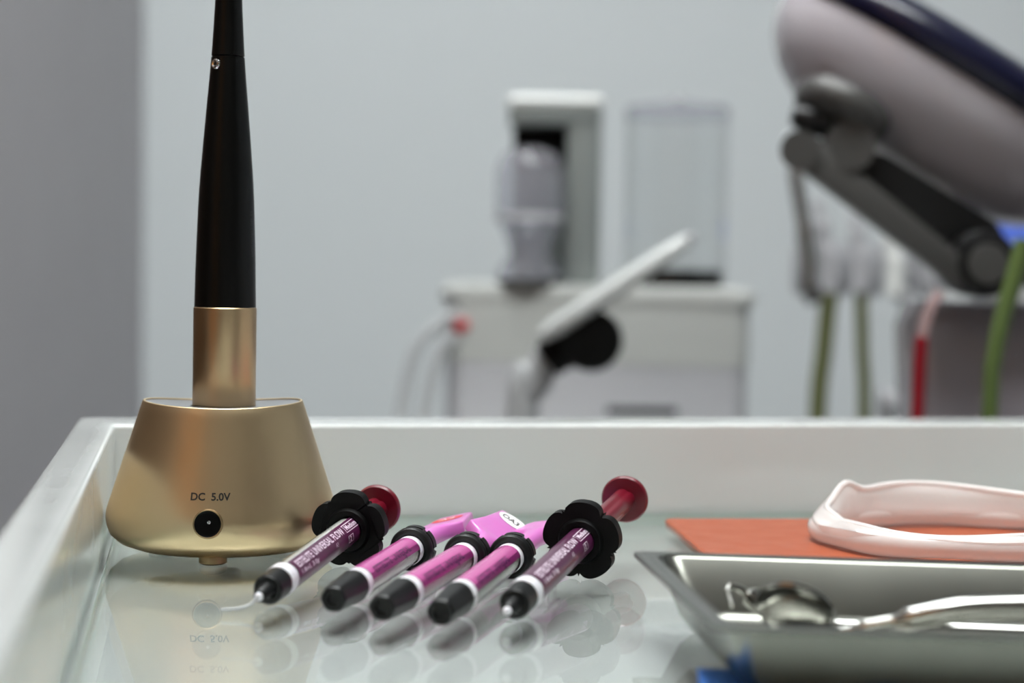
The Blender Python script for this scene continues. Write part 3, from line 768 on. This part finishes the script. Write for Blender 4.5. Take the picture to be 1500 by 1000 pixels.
bar((1175, 222), (1398, 398), 10, 8.0, LY - 16, LY + 2).build('lower_link', 'dark_metal', chair)
bar((1285, 252), (1440, 352), 12, 14, LY + 4, LY + 24).build('upper_link', 'darker_metal', chair)
MB().tube([cp_(1172, 220, LY - 18), cp_(1172, 220, LY + 12)], 11.8, 28).build('link_pin', 'dark_metal', chair)
PV = Matrix.Translation(cp_(1435, 386)) @ Matrix.Rotation(PI / 2, 4, 'X')
pv = MB().lathe([(0, -30), (19, -30), (20, -28), (20, 12), (17, 15), (15.5, 19), (0, 20)], 48, PV).build('pivot', 'darker_metal', chair)
MB().lathe([(12, 19.9), (11.5, 21), (0, 21.4)], 40, PV).build('pivot_cap', 'dark_metal', pv)
MB().box(tuple(cp_(1405, 418, LY - 4)), tuple(cp_(1540, 362, LY + 34)), 4).build('arm_mount', 'darker_metal', chair)
bl0 = cp_(1332, 446, 1175)
lp = []
for z, dx, dy in ((bl0.z + 2, 14, 26), (bl0.z, 5, 14), (bl0.z - 14, 0, 6), (bl0.z - 60, 3, 0), (bl0.z - 200, 16, 0), (bl0.z - 330, 40, 8), (bl0.z - 345, 60, 26)):
    lp.append([Vector((p.x, p.y, z)) for p in rrect(bl0.x + dx, 1160 - co.y + dy, bl0.x + 420 - dx, 1160 - co.y + 76 - dy * .2, 16, 0, 6)])
MB().loft(lp).build('backrest_shell', 'backrest_grey', chair, 60)
lp = []
for z, dx in ((bl0.z - 6, 24), (bl0.z + 2, 14), (bl0.z - 330, 30), (bl0.z - 340, 44)):
    pass
MB().box((bl0.x + 14, 1237 - co.y, bl0.z - 330), (bl0.x + 406, 1290 - co.y, bl0.z - 10), 16, 4).build('backrest_cushion', 'navy_vinyl', chair)
MB().box((bl0.x + 90, 1300 - co.y, 482), (bl0.x + 400, 1630 - co.y, 560), 24, 4).build('seat', 'navy_vinyl', chair)
MB().box((bl0.x + 60, 1180 - co.y, 430), (bl0.x + 360, 1500 - co.y, 480), 10).build('seat_frame', 'white_plastic', chair)
MB().lathe([(110, 60), (80, 120), (76, 440)], 40, Matrix.Translation((bl0.x + 245, 0, 0))).build('pedestal', 'white_plastic', chair)
MB().loft([rrect(bl0.x + 80, -200, bl0.x + 410, 200, 60, 0), rrect(bl0.x + 80, -200, bl0.x + 410, 200, 60, 44), rrect(bl0.x + 96, -184, bl0.x + 394, 184, 50, 62)]).build('base_plate', 'grey_plastic', chair)
# hoses that hang in front of the backrest
HZ = 1085.
def hose(name, label, pts, r, m, Y):
    w = [at(*p, Y) for p in pts]
    e = w[-1]; w += [Vector((e.x - 4, e.y, e.z - 250)), Vector((e.x - 2, e.y + 10, 320)), Vector((e.x + 10, e.y + 10, 120)), Vector((e.x + 40, e.y + 20, r + 1)), Vector((e.x + 90, e.y + 20, r + 1))]
    return w
w = hose('', '', [(1378, 428), (1362, 452), (1350, 500), (1346, 560), (1344, 606)], 3.8, '', HZ)
rh = thing('suction_tube', 'thin tube, pinkish clear above and deep red below, before the chair back', 'tube', (w[-1].x, w[-1].y, 0))
oo = Vector((w[-1].x, w[-1].y, 0))
sp = smooth_path([p_ - oo for p_ in w], 140)
cut = next(i for i, p_ in enumerate(sp) if (p_ + oo).z < at(1352, 492, HZ).z)
MB().tube(sp[cut:], 3.9, 16).build('red_tube', 'red_hose', rh)
cr = MB().tube(sp[:cut + 1], 3.6, 16)
cr.build('clear_sleeve', 'coil_clear', rh)
w = hose('', '', [(1502, 352), (1488, 400), (1468, 470), (1456, 530), (1450, 606)], 5, '', HZ - 34)
gh = MB().tube(smooth_path([p_ - Vector((w[-1].x, w[-1].y, 0)) for p_ in w], 120), [5.4 - .9 * min(1, i / 60) for i in range(121)], 18).build('green_hose', 'green_hose')
gh.location = Vector((w[-1].x, w[-1].y, 0)) * S
tag(gh, 'green hose hanging in front of the chair back at right', 'hose')

# ------------------------------------------------------------------ instrument holder with hanging handpieces
DY = 1780.
dl = at(1168, 400, DY); dr = at(1400, 400, DY)
du = thing('delivery_unit', 'grey-white instrument holder behind the headrest arm', 'dental unit', (dr.x + 120, DY + 60, 0))
o = Vector((dr.x + 120, DY + 60, 0))
zt = at(1250, 366, DY).z; zb = at(1250, 420, DY).z
MB().box((dl.x - o.x, -86, zb + 12), (dr.x - o.x + 60, -40, zt), 10, 4).build('holder_bar', 'white_plastic', du)
for k, px in enumerate((1176, 1216, 1262, 1310, 1352)):
    x = at(px, 400, DY).x - o.x
    MB().lathe([(11, zb - 8), (14, zb), (15, zt - 4), (12, zt + 6), (8, zt + 6)], 24, Matrix.Translation((x, -92, 0)), caps=False).build('holder_clip', 'grey_plastic', du)
MB().box((dr.x - o.x + 20, -60, 40), (dr.x - o.x + 260, 120, zt - 10), 20, 4).build('column', 'white_plastic', du)
MB().box((dr.x - o.x + 0, -60, 0), (dr.x - o.x + 270, 140, 42), 12).build('base', 'grey_plastic', du)
zt2 = at(1440, 362, 1900).z
hand = [(1158, 205, 1186, 380, 'chrome', (1190, 440), 'leftmost slim handpiece with silver shaft hanging in the grey-white holder', None, None),
        (1198, 300, 1216, 385, 'grey_plastic', (1198, 606), 'grey handpiece with the thick olive hose in the grey-white holder', 'olive_hose', 8.0),
        (1252, 318, 1262, 385, 'grey_plastic', (1266, 606), 'handpiece with the thin olive hose, right of the thick one', 'olive_hose', 6.0),
        (1300, 330, 1312, 390, 'white_plastic', (1336, 470), 'white handpiece with a looped grey hose beside the chair back', 'grey_plastic', 6.5)]
for (x0_, y0_, x1_, y1_, m, hp, lab, hm, hr2) in hand:
    a = at(x0_, y0_, DY - 92); b = at(x1_, y1_, DY - 92)
    t = thing('handpiece', lab, 'dental handpiece', (b.x, DY - 32, 0), group='handpieces in the holder')
    o2 = Vector((b.x, DY - 32, 0))
    MB().tube(smooth_path([a + Vector((-5, 0, -3)), a, a + (b - a) * .3, a + (b - a) * .75, b, b + Vector((0, 0, -26))], 26), [4] * 4 + [4.4] * 6 + [7] * 6 + [9] * 11, 18).build('body', m, t)
    s0 = b + Vector((0, 0, -24))
    kq = -26 if hr2 and hr2 > 7 else 26
    if hm == 'olive_hose':
        e = at(*hp, DY - 92); pts = [s0, s0 + (e - s0) * .5, e, Vector((e.x, e.y, e.z - 200)), Vector((e.x, e.y + kq, 300)), Vector((e.x + 4, e.y + kq, 70)), Vector((e.x + 40, e.y + kq, hr2 + 1)), Vector((e.x + 110, e.y + kq, hr2 + 1))]
    elif hm:
        pts = [s0, at(1330, 440, DY - 92), at(1322, 500, DY - 92), at(1330, 550, DY - 92), at(1308, 592, DY - 92), at(1296, 575, DY - 86), at(1298, 600, DY - 82), at(1310, 640, DY - 82), Vector((dr.x + 40, DY - 92, 540)), Vector((dr.x + 80, DY - 82, 560))]
    else:
        pts = [s0, at(1192, 430, DY - 92), at(1196, 442, DY - 92)]
        hm, hr2 = 'dark_metal', 9.
    MB().tube([q - o2 for q in smooth_path(pts, 60)], hr2, 16).build('hose', hm, t)
    t.children[0].data.transform(Matrix.Translation(-o2 * S))
# blue covered tray far right
by = at(1450, 362, 2000); bz0 = at(1450, 366, 2000).z
tt = thing('side_table', 'white side table far right beneath the blue cover', 'table', (by.x + 200, 2060, 0))
o = Vector((by.x + 200, 2060, 0))
p0_ = at(1385, 360, 2000)
MB().loft([rrect(p0_.x - o.x, -80, 300, 160, 20, bz0 - 16), rrect(p0_.x - o.x - 2, -82, 302, 162, 22, bz0), rrect(p0_.x - o.x + 4, -76, 296, 156, 18, bz0 + 6)]).build('table_top', 'white_plastic', tt)
MB().tube([(140, 40, bz0 - 14), (140, 40, 30)], 26, 24).build('post', 'grey_plastic', tt)
MB().lathe([(0, 0), (120, 0), (120, 16), (40, 34), (0, 34)], 40, Matrix.Translation((140, 40, 0))).build('base', 'grey_plastic', tt)
zt3 = at(1470, 322, 2000).z
bcv = MB().loft([rrect(0, -70, 230, 140, 12, 0), rrect(0, -72, 232, 142, 12, zt3 - bz0 - 12), rrect(8, -64, 224, 134, 10, zt3 - bz0 - 6)]).build('folded_cover', 'blue_cloth')
bcv.location = Vector((by.x, 2060, bz0 + 6.2)) * S
tag(bcv, 'folded blue cover lying on the white table at the right edge', 'cloth')

# ------------------------------------------------------------------ camera and render look
cam = bpy.data.cameras.new('camera'); co_ = bpy.data.objects.new('camera', cam); col.objects.link(co_)
cam.sensor_width = 36; cam.lens = FOC / 1500 * 36; cam.clip_start = .02; cam.clip_end = 30
c, s = math.cos(ROLL), math.sin(ROLL); ct, st_ = math.cos(PITCH), math.sin(PITCH)
Fw = Vector((0, ct, -st_)); R0 = Vector((1, 0, 0)); U0 = Vector((0, st_, ct))
R = R0 * c + U0 * s; U = U0 * c - R0 * s
co_.matrix_world = Matrix.Translation((0, 0, CAMZ * S)) @ Matrix((R, U, -Fw)).transposed().to_4x4()
cam.dof.use_dof = True; cam.dof.focus_distance = .600; cam.dof.aperture_fstop = cam.lens / 9.0
bpy.context.scene.camera = co_
w = bpy.data.worlds.new('world'); bpy.context.scene.world = w; w.use_nodes = True
w.node_tree.nodes['Background'].inputs[0].default_value = (.8, .85, .9, 1); w.node_tree.nodes['Background'].inputs[1].default_value = .3
sc = bpy.context.scene
sc.view_settings.view_transform = 'Standard'; sc.view_settings.look = 'None'; sc.view_settings.gamma = 1; sc.view_settings.use_curve_mapping = False
sc.view_settings.exposure = -0.04
sc.cycles.max_bounces = 10; sc.cycles.transparent_max_bounces = 24
